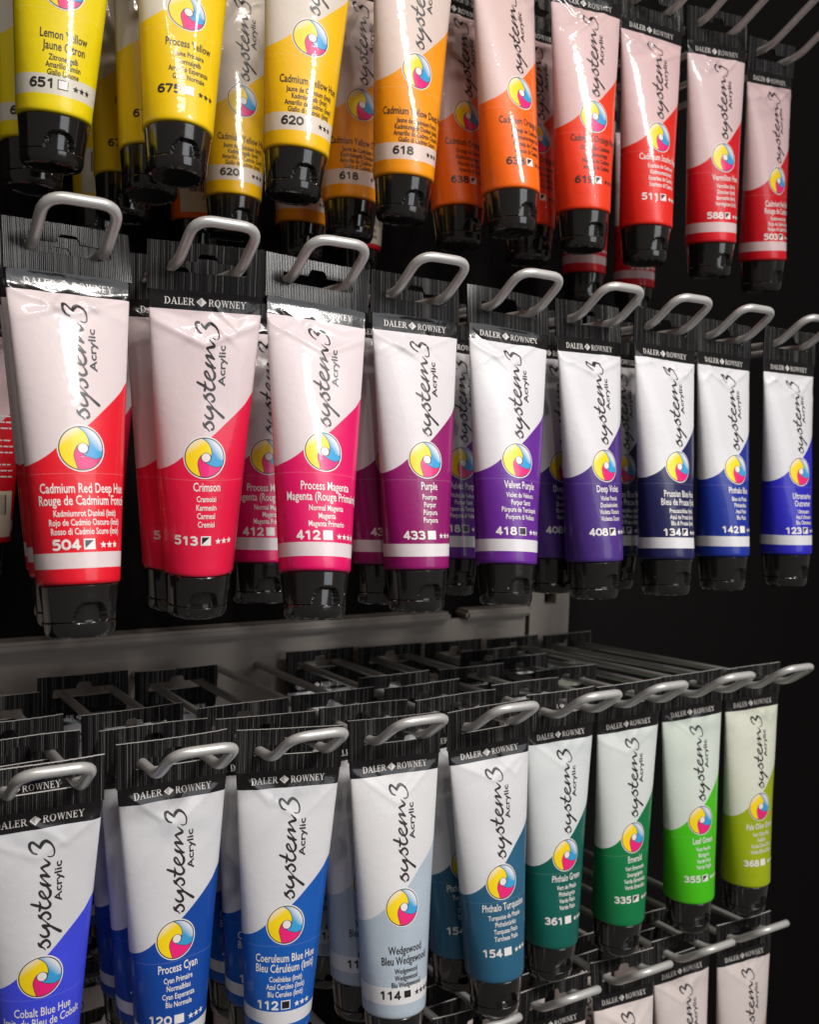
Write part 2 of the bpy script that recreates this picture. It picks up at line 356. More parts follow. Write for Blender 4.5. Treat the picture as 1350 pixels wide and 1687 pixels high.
def emblem():
    k = 8.15/370.0; P = lambda x, y: (EU+(x-590)*k, EZ-(y-490)*k)
    yb = [(545, 122), (640, 195), (700, 290), (722, 390), (715, 480), (690, 555), (655, 580)]
    my = [(512, 852), (470, 700), (455, 600), (480, 510), (530, 440), (600, 402), (690, 430), (715, 480)]
    bm = [(925, 645), (820, 672), (700, 640), (640, 612), (600, 583), (550, 545), (520, 505)]
    sm = lambda q: [tuple(v) for v in catmull(q, 5)]
    def arc(a, b, cw):
        A = math.atan2(-(a[1]-490), a[0]-590); B = math.atan2(-(b[1]-490), b[0]-590)
        if cw and B > A: B -= 2*math.pi
        if not cw and B < A: B += 2*math.pi
        return [(590+370*math.cos(t), 490-370*math.sin(t)) for t in np.linspace(A, B, 24)[1:-1]]
    YB, MY, BM = sm(yb), sm(my), sm(bm)
    top, bot, rt = yb[0], my[0], bm[0]
    ym = [p for p in YB if p[1] < 480][::-1]
    yellow = arc(top, bot, False)+MY+ym
    blue = arc(top, rt, True)+BM[:22]+[(640, 585)]+[p for p in YB if p[1] > 130][::-1]
    mag = arc(rt, bot, True)+[p for p in MY if p[1] > 455]+[(560, 500)]+BM[::-1]
    out = []
    def col_y(u, z):
        x, y = (u-EU)/8.15, (z-EZ)/8.15; t = min(1, max(0, (-x*0.55+y*0.85-0.58)/0.45)); a, b = np.array(srgb(248, 214, 10)), np.array(srgb(238, 226, 205)); return tuple(a*(1-t)+b*t)
    def col_b(u, z):
        x, y = (u-EU)/8.15, (z-EZ)/8.15; t = min(1, max(0, (x*0.75+y*0.6-0.46)/0.42)); t = t if y > -0.12 else 0; a, b = np.array(srgb(52, 158, 214)), np.array(srgb(228, 228, 232)); return tuple(a*(1-t)+b*t)
    out.append((ring(EU, EZ, 0, 9.0), INK_WHITE, 0.10, None))
    out.append((poly([P(*q) for q in yellow]), None, 0.13, col_y))
    out.append((poly([P(*q) for q in blue]), None, 0.135, col_b))
    out.append((poly([P(*q) for q in mag]), srgb(236, 30, 120), 0.14, None))
    for c in (yb, my, bm): out.append((stroke([(*P(*q), 0.26) for q in c], 5, False), srgb(60, 50, 60), 0.165, None))
    out.append((ring(EU, EZ, 8.1, 8.5), srgb(55, 45, 60), 0.17, None))
    out.append((ring(*P(612, 487), 0, 1.9, 20), INK_WHITE, 0.18, None)); out.append((ring(*P(612, 487), 1.85, 2.08, 24), srgb(60, 50, 60), 0.19, None))
    return out
EMBLEM = emblem()
HEAD = []
def common_print():
    lt = srgb(214, 210, 206)
    HEAD.append((serif_line('DALER', -17.6, -5.0, -17.9, 2.9), lt, 0.13, None))
    HEAD.append((serif_line('ROWNEY', 0.9, 17.2, -17.9, 2.9), lt, 0.13, None))
    HEAD.append((poly([(-4.3, -16.4), (-2.1, -14.5), (0.1, -16.4), (-2.1, -18.3)]), lt, 0.13, None))
    HEAD.append((poly([(-3.6, -16.4), (-2.1, -15.1), (-2.1, -17.7)]), srgb(150, 148, 146), 0.16, None))
    for s in SCRIPT: HEAD.append((stroke([(q[0], -25+(q[1]+25)*0.955, q[2]) for q in s]), INK_DARK, 0.13, None))
    t = text_line('Acrylic', 0, 0, 2.9, align='L', width=17.0)
    HEAD.append(([tuple((7.6-p[1]+0.1*p[0]/17, -50.8+p[0]) for p in tr) for tr in t], INK_DARK, 0.13, None))
common_print()

def label_print(pt):
    """pieces of print below the emblem of one paint"""
    dark, ink = pt['dark'], (INK_DARK if pt['dark'] else INK_WHITE)
    out = []
    if len(pt['big']) == 2: zs, s0, ps, zb = (-97.9, -102.5), -106.8, 3.4, -119.4
    else: zs, s0, ps, zb = (-95.2,), -99.7, 3.6, -118.4
    if pt['band'] == 'num':
        zb = -122.9
        if len(pt['big']) == 2: zs, s0, ps = (-102.2, -107.0), -111.2, 3.1
        else: zs, s0, ps = (-103.6,), -107.6, 3.1
    sh = {'675': -3.0, '638': -3.6}.get(pt['num'], 0.0)
    zs = [q+sh for q in zs]; s0 += sh; zb += sh*0.6
    for s, z in zip(pt['big'], zs): out.append((text_line(s, 0.0, z, 3.7, 0.64, bold=0.012), ink, 0.13, None))
    for i, s in enumerate(pt['small']): out.append((text_line(s, -0.2, s0-ps*i, 2.45, 0.66, bold=0.015), ink, 0.13, None))
    nk = INK_DARK if (dark or pt['band'] == 'num') else ink
    for i, c in enumerate(pt['num']):
        for st_ in DIGITS[c]: out.append((stroke([(-13.5+3.5*i+q[0]*2.65, zb+0.4+q[1]*3.3, 0.88) for q in st_], 4), nk, 0.13, None))
    sq = pt['sq']; a, b, c, d = -2.4, zb+0.1, 1.9, zb+4.1
    W, K = INK_WHITE, srgb(28, 24, 30)
    if sq == 'half': out.append((rect(a, b, c, d), W, 0.11, None)); out.append((poly([(a+.5, b+.5), (c-.5, d-.5), (a+.5, d-.5)]), K, 0.15, None))
    elif sq == 'white': out.append((rect(a, b, c, d), W, 0.11, None))
    elif sq == 'black': out.append((rect(a, b, c, d), W, 0.11, None)); out.append((rect(a+.4, b+.4, c-.4, d-.4), K, 0.15, None))
    elif sq == 'empty': out.append((rect(a, b, c, d), K, 0.11, None)); out.append((rect(a+.35, b+.35, c-.35, d-.35), W, 0.15, None))
    for i in range(pt['stars']): out.append((star(5.2+2.9*i, zb+1.7, 1.5), nk, 0.13, None))
    return out
def back_print():
    """the reverse of a tube: small print in lines and a bar code"""
    rnd = random.Random(4); out = []
    for i in range(11):
        u = -15.0; z = -63.5-3.3*i
        if i in (3, 7): continue
        while u < 14:
            l = rnd.uniform(1.2, 4.5); out.append((rect(u, z, min(u+l, 15.5), z+0.7), INK_WHITE, 0.12, None)); u += l+0.7
    out.append((rect(-16, -129, 16, -104), srgb(222, 212, 190), 0.11, None))
    u = -10.0
    while u < 12:
        l = rnd.choice((0.35, 0.35, 0.7, 1.0)); out.append((rect(u, -117, u+l, -106), INK_DARK, 0.15, None)); u += l+rnd.choice((0.4, 0.4, 0.8))
    out.append((text_line('11386', 2, -121.5, 2.8, 0.9), INK_DARK, 0.15, None)); out.append((text_line('120 000', 3, -125.5, 2.0, 0.9), INK_DARK, 0.15, None))
    return out

def body_mesh(name, mat, v, pieces):
    NU = 112
    zs = np.concatenate([np.arange(-12.0, -46, -0.9), np.arange(-46, -128, -2.0), [-128, -129.5, -130.8]])
    us = np.linspace(-PER/2, PER/2, NU+1)[:-1]
    V, Lb = [], []
    for z in zs:
        V.append(surf(us, np.full(NU, z), v)); Lb.append(np.stack([us, np.full(NU, z), us*0], -1))
    for r, z in ((15.35, -131.6), (14.9, -132.1), (14.2, -132.3), (12.0, -132.35)):
        th = us/R0; V.append(np.stack([r*np.sin(th), -r*np.cos(th), th*0+z], -1)); Lb.append(np.stack([us, np.full(NU, z), us*0], -1))
    nr = len(V); F = []
    for i in range(nr-1):
        for j in range(NU):
            k = (j+1) % NU; F.append((i*NU+j, (i+1)*NU+j, (i+1)*NU+k, i*NU+k))
    V = np.concatenate(V); Lb = np.concatenate(Lb); ink = np.ones((len(V), 4)); idx = [0]*len(F)
    PU, PO, PC = [], [], []
    for tris, col, off, fn in pieces:
        for t in subdivide(tris):
            (a, b, c) = t
            if (b[0]-a[0])*(c[1]-a[1])-(b[1]-a[1])*(c[0]-a[0]) < 0: t = (a, c, b)
            for p in t: PU.append(p); PO.append(off); PC.append(col if fn is None else fn(*p))
    if PU:
        PU = np.array(PU); PO = np.array(PO); base = len(V)
        base_pts = surf(PU[:, 0], PU[:, 1], v); off_pts = surf(PU[:, 0], PU[:, 1], v, 1.0)
        V = np.concatenate([V, base_pts+(off_pts-base_pts)*PO[:, None]])
        Lb = np.concatenate([Lb, np.stack([PU[:, 0], PU[:, 1], PO*0], -1)])
        ink = np.concatenate([ink, np.concatenate([np.array(PC), np.ones((len(PC), 1))], 1)])
        n3 = len(PU)//3; F += [(base+3*i, base+3*i+1, base+3*i+2) for i in range(n3)]; idx += [1]*n3
    me = bpy.data.meshes.new(name); me.from_pydata((V*MM).tolist(), [], F)
    me.materials.append(mat); me.materials.append(M_INK)
    me.polygons.foreach_set('material_index', idx); me.polygons.foreach_set('use_smooth', [True]*len(F))
    for an, typ, dat, key in (('lab', 'FLOAT_VECTOR', Lb, 'vector'), ('ink', 'FLOAT_COLOR', ink, 'color')):
        a = me.attributes.new(an, typ, 'POINT'); a.data.foreach_set(key, np.asarray(dat, np.float32).ravel())
    me.update(); return me

def tab_mesh(seed):
    """flat crimped end with vertical ribs and a euro hole, built column by column"""
    rnd = random.Random(seed); N = 201; hw = 25.0
    xs = np.linspace(-hw, hw, N+1)
    def hole(x):
        a = abs(x)
        if a >= 17.3: return None
        top = 0.0 if a < 16.3 else -(a-16.3)*4.0
        if a < 4.6: top += 3.3*(1 if a < 2.6 else 1-((a-2.6)/2.0)**2)
        bot = -4.6+(0 if a < 16.6 else (a-16.6)*2)
        return (bot, top) if top-bot > 0.4 else None
    V, F, K = [], [], []
    def add(co, c): V.append(co); K.append((*c, 1)); return len(V)-1
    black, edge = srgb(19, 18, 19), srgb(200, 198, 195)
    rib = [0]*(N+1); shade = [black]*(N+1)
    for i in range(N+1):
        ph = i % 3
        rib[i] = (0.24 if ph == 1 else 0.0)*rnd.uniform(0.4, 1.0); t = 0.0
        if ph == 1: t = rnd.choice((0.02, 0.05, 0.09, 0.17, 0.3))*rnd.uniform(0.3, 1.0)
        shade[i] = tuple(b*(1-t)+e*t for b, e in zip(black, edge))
    tops = [Z_TOP+rnd.uniform(-0.12, 0.12) for _ in range(N+1)]
    def strip(i, zlo, zhi, elo, ehi):
        j = i+1; ids = []
        for q, k in ((0, i), (1, j)):
            x = xs[k]; r = rib[k]
            nz = 6
            zz = np.linspace(zlo[q], zhi[q], nz)
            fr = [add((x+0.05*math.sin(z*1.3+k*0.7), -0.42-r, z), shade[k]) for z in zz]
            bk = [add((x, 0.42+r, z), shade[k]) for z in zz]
            ids.append((fr, bk))
        (f0, b0), (f1, b1) = ids
        for a in range(5):
            F.append((f0[a], f1[a], f1[a+1], f0[a+1])); F.append((b1[a], b0[a], b0[a+1], b1[a+1]))
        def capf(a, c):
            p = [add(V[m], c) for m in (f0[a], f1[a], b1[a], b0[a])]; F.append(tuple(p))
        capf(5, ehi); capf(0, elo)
        if i == 0: F.append((f0[0], f0[5], b0[5], b0[0]))
        if i == N-1: F.append((f1[0], b1[0], b1[5], f1[5]))
    for i in range(N):
        h0, h1 = hole(xs[i]), hole(xs[i+1])
        if h0 and h1:
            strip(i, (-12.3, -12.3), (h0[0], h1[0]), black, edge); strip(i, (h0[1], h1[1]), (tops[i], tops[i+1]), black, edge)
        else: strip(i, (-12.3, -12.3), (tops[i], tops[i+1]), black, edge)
    bend, curl = rnd.uniform(-1.3, 1.3), rnd.uniform(-1.0, 1.0)
    V = [(x, y+max(0, z+12)/19.5*(bend*(x/25)**2+curl*(x/25)**3), z) for x, y, z in V]
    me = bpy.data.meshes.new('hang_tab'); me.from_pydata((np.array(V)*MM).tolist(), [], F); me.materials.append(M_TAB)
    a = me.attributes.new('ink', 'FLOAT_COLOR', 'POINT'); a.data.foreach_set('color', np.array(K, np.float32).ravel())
    me.update(); return me

def cap_meshes():
    NA = 120; th = np.linspace(-math.pi, math.pi, NA+1)[:-1]
    def loft(name, rows, recess):
        V, F = [], []
        for (r, z) in rows:
            rr = np.full(NA, r)
            if recess:
                arch = 7.0*(1-np.clip(np.abs(th*14)/7.2, 0, 1)**4)
                inn = sstep(-146.2+arch+0.3, -146.2+arch-0.5, z)*(np.abs(th*14) < 7.2)*(1 if z > -146.3 else 0)
                rr = rr-2.6*inn
            V.append(np.stack([rr*np.sin(th), -rr*np.cos(th), th*0+z], -1))
        n = len(V)
        for i in range(n-1):
            for j in range(NA):
                k = (j+1) % NA; F.append((i*NA+j, (i+1)*NA+j, (i+1)*NA+k, i*NA+k))
        F.append(tuple(range(NA-1, -1, -1))); F.append(tuple(range((n-1)*NA, n*NA)))
        me = bpy.data.meshes.new(name); me.from_pydata((np.concatenate(V)*MM).tolist(), [], F); me.materials.append(M_CAP)
        me.polygons.foreach_set('use_smooth', [True]*len(F)); me.update(); me.set_sharp_from_angle(angle=math.radians(28)); return me
    taper = lambda z: 14.75-(-132-z)*0.11
    rows = [(11.0, -131.9), (14.3, -132.36), (taper(-132.9), -132.9)]+[(taper(z), z) for z in np.arange(-134, -146.0, -0.5)]+[(taper(-146.15), -146.15), (12.8, -146.4)]
    capm = loft('cap', rows, True)
    lid = loft('lid', [(12.3, -146.45), (13.1, -146.6), (13.25, -146.9), (13.0, -149.5), (12.6, -150.9), (11.9, -151.8), (10.9, -152.2), (10.4, -151.7), (4.0, -151.6)], False)
    return capm, lid
CAP_ME, LID_ME = cap_meshes()
TABS = [tab_mesh(i) for i in range(9)]

# ------------------------------------------------------------------ paints: number -> look and wording
def P(num, rgb, word, big, small, sq, stars, band=None, dark=False):
    return dict(num=num, rgb=srgb(*rgb), word=word, big=big, small=small, sq=sq, stars=stars, band=band, dark=dark)
PAINTS = [
 P('651', (238, 214, 8), 'lemon yellow', ['Lemon Yellow', 'Jaune Citron'], ['Zitronengelb', 'Amarillo Limón', 'Giallo Limone'], 'empty', 3, 'num', True),
 P('675', (240, 200, 4), 'bright yellow', ['Process Yellow'], ['Jaune Primaire', 'Normalgelb', 'Amarillo Esperanza', 'Giallo Normale'], 'white', 3, None, True),
 P('620', (242, 188, 6), 'warm yellow', ['Cadmium Yellow Hue'], ['Jaune de Cadmium (Imit)', 'Kadmiumgelb (Imit)', 'Amarillo de Cadmio (Imit)', 'Giallo di Cadmio (Imit)'], 'none', 3, 'num', True),
 P('618', (240, 150, 6), 'golden yellow', ['Cadmium Yellow Deep Hue'], ['Jaune de Cadmium Foncé', 'Kadmiumgelb Dunkel (Imit)', 'Amarillo de Cadmio Oscuro', 'Giallo di Cadmio Scuro'], 'none', 3, 'num', True),
 P('638', (246, 104, 8), 'orange', ['Cadmium Orange Light'], ['Orange de Cadmium', 'Kadmiumorange Hell', 'Naranja de Cadmio', 'Arancio di Cadmio'], 'half', 3, None, True),
 P('619', (232, 58, 22), 'red orange', ['Cadmium Orange Hue'], ['Orange de Cadmium', 'Kadmiumorange', 'Naranja de Cadmio', 'Arancio di Cadmio'], 'half', 3, None, True),
 P('511', (224, 34, 24), 'scarlet', ['Cadmium Scarlet Hue'], ['Ecarlate de Cadmium', 'Kadmiumscharlach', 'Escarlata de Cadmio', 'Scarlatto di Cadmio'], 'half', 3),
 P('588', (214, 16, 32), 'vermilion red', ['Vermilion Hue'], ['Vermillon (Imit)', 'Zinnober (Imit)', 'Bermellón (Imit)', 'Vermiglione (Imit)'], 'half', 3, 'low'),
 P('503', (206, 12, 30), 'bright red', ['Cadmium Red Hue', 'Rouge de Cadmium'], ['Kadmiumrot (Imit)', 'Rojo de Cadmio (Imit)', 'Rosso di Cadmio (Imit)'], 'half', 3, 'low'),
 P('504', (222, 18, 40), 'deep red', ['Cadmium Red Deep Hue', 'Rouge de Cadmium Foncé'], ['Kadmiumrot Dunkel (Imit)', 'Rojo de Cadmio Oscuro (Imit)', 'Rosso di Cadmio Scuro (Imit)'], 'half', 3, 'low'),
 P('513', (224, 24, 68), 'crimson', ['Crimson'], ['Cramoisi', 'Karmesin', 'Carmesí', 'Cremisi'], 'half', 3),
 P('412', (218, 8, 96), 'magenta', ['Process Magenta', 'Magenta (Rouge Primaire)'], ['Normal Magenta', 'Magenta', 'Magenta Primario'], 'white', 4, 'low'),
 P('433', (140, 16, 100), 'purple', ['Purple'], ['Pourpre', 'Purpur', 'Púrpura', 'Porpora'], 'white', 3, 'low'),
 P('418', (100, 36, 144), 'violet', ['Velvet Purple'], ['Violet de Velours', 'Purpur Samt', 'Púrpura de Terciopelo', 'Porpora di Velluto'], 'black', 3, 'low'),
 P('408', (72, 44, 124), 'deep violet', ['Deep Violet'], ['Violet Foncé', 'Dunkelviolett', 'Violeta Oscuro', 'Violetto Scuro'], 'half', 3),
 P('134', (28, 30, 78), 'dark navy blue', ['Prussian Blue Hue', 'Bleu de Prusse (Imit)'], ['Preussischblau (Imit)', 'Azul de Prusia (Imit)', 'Blu di Prussia (Imit)'], 'half', 3, 'low'),
 P('142', (22, 46, 146), 'royal blue', ['Phthalo Blue'], ['Bleu de Phtalo', 'Phthaloblau', 'Azul Ftalo', 'Blu Ftalo'], 'white', 3, 'low'),
 P('123', (38, 34, 178), 'ultramarine blue', ['Ultramarine', 'Outremer'], ['Ultramarin', 'Azul Ultramar', 'Blu Oltremare'], 'half', 3, 'low'),
 P('110', (64, 74, 222), 'cobalt blue', ['Cobalt Blue Hue', 'Imit. du Bleu de Cobalt'], ['Kobaltblau (Imit)', 'Azul Cobalto (Imit)', 'Blu Cobalto (Imit)'], 'half', 3, 'low'),
 P('120', (16, 70, 158), 'cyan blue', ['Process Cyan'], ['Cyan Primaire', 'Normalblau', 'Cyan Esperanza', 'Blu Normale'], 'white', 3, 'low'),
 P('112', (20, 88, 176), 'sky blue', ['Coeruleum Blue Hue', 'Bleu Céruléum (Imit)'], ['Coelinblau (Imit)', 'Azul Cerúleo (Imit)', 'Blu Ceruleo (Imit)'], 'black', 3, 'low'),
 P('114', (172, 185, 197), 'pale grey blue', ['Wedgewood', 'Bleu Wedgewood'], ['Wedgewood', 'Wedgewood', 'Blu Wedgewood'], 'black', 4, 'num', True),
 P('154', (40, 94, 124), 'turquoise', ['Phthalo Turquoise'], ['Turquoise de Phtalo', 'Phthalotürkis', 'Turquesa Ftalo', 'Turchese Ftalo'], 'white', 3),
 P('361', (8, 92, 82), 'dark green', ['Phthalo Green'], ['Vert de Phtalo', 'Phthalogrün', 'Verde Ftalo', 'Verde Ftalo'], 'white', 3),
 P('335', (8, 118, 66), 'emerald green', ['Emerald'], ['Vert Emeraude', 'Smaragdgrün', 'Verde Esmeralda', 'Verde Smeraldo'], 'half', 3),
 P('355', (70, 190, 16), 'leaf green', ['Leaf Green'], ['Vert Feuille', 'Blattgrün', 'Verde Hoja', 'Verde Foglia'], 'half', 3),
 P('368', (156, 172, 8), 'olive green', ['Pale Olive Green'], ['Vert Olive Pâle', 'Helloliv', 'Verde Oliva Claro', 'Verde Oliva Chiaro'], 'white', 3),
]
FLESH = P('000', (206, 172, 158), 'pale pink', [], [], 'none', 0)
BANDS = {None: None, 'num': (-117.2, -125.2), 'low': (-120.3, -126.2)}
WHITE = srgb(219, 218, 219)
TINT = {'651': .2, '675': .25, '620': .25, '618': .28, '638': .30, '619': .3, '511': .3, '588': .24, '503': .26, '504': .13, '513': .15, '412': .12, '433': .05, '361': .06, '335': .06, '355': .12, '368': .17, '000': .35}
def body_material(pt):
    if 'mat' not in pt:
        p = np.array(pt['rgb']); pn = p/max(p.max(), 1e-3)
        k = TINT.get(pt['num'], 0.03); t = np.array(WHITE)*(1-k+k*pn)           # the wall is slightly see-through: the paint tints it
        pt['mat'] = mat_body('tube_print_'+pt['word'].replace(' ', '_'), pt['rgb'], tuple(t), BANDS[pt['band']])
    return pt['mat']

# ------------------------------------------------------------------ rack: wire hooks in four rows
PITCH_X, HALF, RISE, RUN, WR = 55.0, 13.8, 14.6, 19.9, 2.2
ROWS = {1: (192.0, 10.5, 30.8), 2: (0.0, 0.0, 0.0), 3: (-212.35, -6.6, -5.2), 4: (-381.4, -1.3, 5.35)}   # z, x shift, y of the front bar
Y_BACK = 216.0
ARM = {1: (28.0, 48.0), 2: (RISE, RUN), 3: (RISE, RUN), 4: (RISE, RUN)}   # rise and run of the raised front loop
ROWS[1] = (192.0-RISE+28.0, 10.5, 30.8+RUN-48.0)
def prong_z(row, y, n): z, dx, dy = ROWS[row]; return z-ARM[row][0]-max(0, y-dy-ARM[row][1])*(0.010+0.006*n)
def sweep(path, r, n=14):
    P_ = [Vector(p) for p in path]; V, F = [], []
    t = (P_[1]-P_[0]).normalized(); nrm = t.cross(Vector((0.3, 0.1, 1))).normalized()
    for i, p in enumerate(P_):
        a, b = P_[max(i-1, 0)], P_[min(i+1, len(P_)-1)]; t = (b-a).normalized()
        nrm = (nrm-t*nrm.dot(t)).normalized(); bn = t.cross(nrm)
        for k in range(n): an = 2*math.pi*k/n; V.append(p+(nrm*math.cos(an)+bn*math.sin(an))*r)
    for i in range(len(P_)-1):
        for k in range(n): F.append((i*n+k, i*n+(k+1) % n, (i+1)*n+(k+1) % n, (i+1)*n+k))
    F.append(tuple(range(n-1, -1, -1))); F.append(tuple(range((len(P_)-1)*n, len(P_)*n)))
    return V, F
def fillet(pts, rad, n=7):
    P_ = [Vector(p) for p in pts]; out = [P_[0]]
    for i in range(1, len(P_)-1):
        a, b = (P_[i-1]-P_[i]), (P_[i+1]-P_[i]); r = rad[i-1]
        p0 = P_[i]+a.normalized()*min(r, a.length*0.49); p2 = P_[i]+b.normalized()*min(r, b.length*0.49)
        for k in range(n+1):
            s = k/n; out.append(p0*(1-s)**2+P_[i]*2*s*(1-s)+p2*s*s)
    out.append(P_[-1]); return out
HOOK_ME = {}
def hook_mesh(row, n):
    if (row, n) not in HOOK_ME:
        z, dx, dy = ROWS[row]; rise, run = ARM[row]; yk = dy+run; zb = prong_z(row, Y_BACK, n)-z
        ctrl = [(-HALF, Y_BACK, zb), (-HALF, yk, -rise), (-HALF, dy, 0), (HALF, dy, 0), (HALF, yk, -rise), (HALF, Y_BACK, zb)]
        V, F = sweep([p*MM for p in fillet(ctrl, [6.5, 8.5, 8.5, 6.5])], WR*MM)
        me = bpy.data.meshes.new('wire_hook'); me.from_pydata([tuple(v) for v in V], [], F); me.materials.append(M_WIRE)
        me.polygons.foreach_set('use_smooth', [True]*len(F)); me.update(); HOOK_ME[(row, n)] = me
    return HOOK_ME[(row, n)]
ROW_WORD = {1: 'top', 2: 'second', 3: 'third', 4: 'bottom'}
def place_hook(row, n, ddx, label):
    z, dx, dy = ROWS[row]
    o = link_mesh('wire_hook', hook_mesh(row, n)); o.location = ((PITCH_X*n+dx+ddx)*MM, 0, z*MM)
    o['label'] = label; o['category'] = 'hook'; o['group'] = 'wire hooks of the rack'

# ------------------------------------------------------------------ tubes
def variant(seed, strength):
    r = random.Random(seed); f = []
    f.append((r.uniform(-5, 5), r.uniform(-36, -27), r.uniform(0.35, 0.8), 1.7*strength, 0.7*strength))
    f.append((r.uniform(-16, 16), r.uniform(-30, -24), r.uniform(0.5, 1.1), 1.0*strength, 0.7*strength))
    if strength > 0.6:
        for _ in range(3): f.append((r.uniform(-15, 15), r.uniform(-27, -17), r.choice((-1, 1))*r.uniform(0.25, 1.1), 0.5*strength, 0.55*strength))
    dn = [(r.uniform(-16, 16), r.uniform(-112, -35), r.uniform(7, 14), r.uniform(0.25, 0.8)) for _ in range(4)]   # thumb dents
    return dict(folds=f, wave=0.16, ph=r.uniform(0, 6), thumbs=dn)
MESHES = {}
def get_body(pt, kind, seed, strength):
    key = (pt['num'], kind, seed)
    if key not in MESHES:
        pieces = list(HEAD)
        if kind == 'back': pieces = back_print()
        else:
            pieces += EMBLEM
            if pt['big']: pieces += label_print(pt)
        MESHES[key] = body_mesh('tube_body', body_material(pt), variant(seed, strength), pieces)
    return MESHES[key]
def place_tube(row, n, pt, y, x=0.0, lean=0.0, roll=0.0, tw=0.0, kind='front', seed=0, strength=1.0, label='', group=None):
    z, dx, dy = ROWS[row]
    e = bpy.data.objects.new('paint_tube', None); C.objects.link(e); e.empty_display_size = 0.01
    R = Matrix.Rotation(roll, 4, 'Y') @ Matrix.Rotation(lean, 4, 'X') @ Matrix.Rotation(tw, 4, 'Z')
    T = Matrix.Translation(((PITCH_X*n+dx+x)*MM, y*MM, (prong_z(row, y, n)+WR)*MM))
    low = Matrix.Translation((0, 0, -0.152))
    e.matrix_world = T @ R @ low                                     # the empty sits at the foot of the cap
    def child(name, me, par=e, base=True):
        o = link_mesh(name, me, par)
        if base: o.location = (0, 0, 0.152)
        return o
    child('tube_body', get_body(pt, kind, seed, strength)); child('hang_tab', TABS[(n*4+int(y)+row*2) % 9])
    c = child('cap', CAP_ME); child('lid', LID_ME, c, False)
    e['label'] = label; e['category'] = 'paint tube'; e['group'] = group or 'paint tubes hanging on the rack'
    return e

FRONT = {  # row: first paint, then per hook x, y, lean, roll, twist
 1: (0, [(-1.06, 64.0, 0.0479, 0.0275, 0), (-1.65, 74.6, -0.1288, 0.0579, -0.0251), (-1.99, 52.6, -0.0137, 0.0566, -0.0265), (-0.94, 52.6, 0.0172, 0.01, -0.0152), (1.39, 57.75, -0.0999, -0.016, 0.1433), (1.44, 52.4, -0.0225, -0.0163, -0.0894), (0.79, 55.2, -0.022, -0.0033, -0.0403), (-0.85, 52.6, 0.0372, -0.0721, -0.0882), (6.24, 61.8, 0.0649, -0.1067, 0.0556)]),
 2: (9, [(.9, 22.2, -.1243, -.0137, .0774), (3.04, 22.2, .1072, -.0308, -.1428), (-.11, 22.2, -.1856, .0743, -.0749), (-1.15, 24.8, -.0968, .0166, -.0213), (1.52, 25.9, -.1349, .0689, -.0754), (2.64, 27.4, -.0842, -.0132, .0454), (.48, 22.2, -.1011, .0285, .0032), (-1.53, 25.0, -.0764, .02, .0275), (.95, 22.2, -.0518, .0071, -.014)]),
 3: (18, [(-.28, 22.3, .1535, -.0356, -.0612), (3.53, 34.1, .0492, -.0249, -.0452), (.92, 25.4, .0205, .0092, -.2037), (-.1, 20.5, -.0704, .0087, -.0839), (.34, 18.6, -.0328, -.0528, -.0919), (2.66, 27.5, .0047, .004, .0061), (-1.53, 26.5, .0256, -.0179, -.0126), (.22, 30.3, -.0062, -.0422, -.0932), (.33, 29.45, -.0106, -.0143, -.055)]),
 4: (None, [None, None, None, None, (2.0, 30.0, -.03, 0, -.05), (3.0, 30.0, -.03, 0, -.05), (4.97, 31.9, -.1052, .0403, -.0364), (4.44, 35.9, -.0322, -.0232, -.0416), (1.29, 29.3, -.028, .0049, -.0762)]),
}
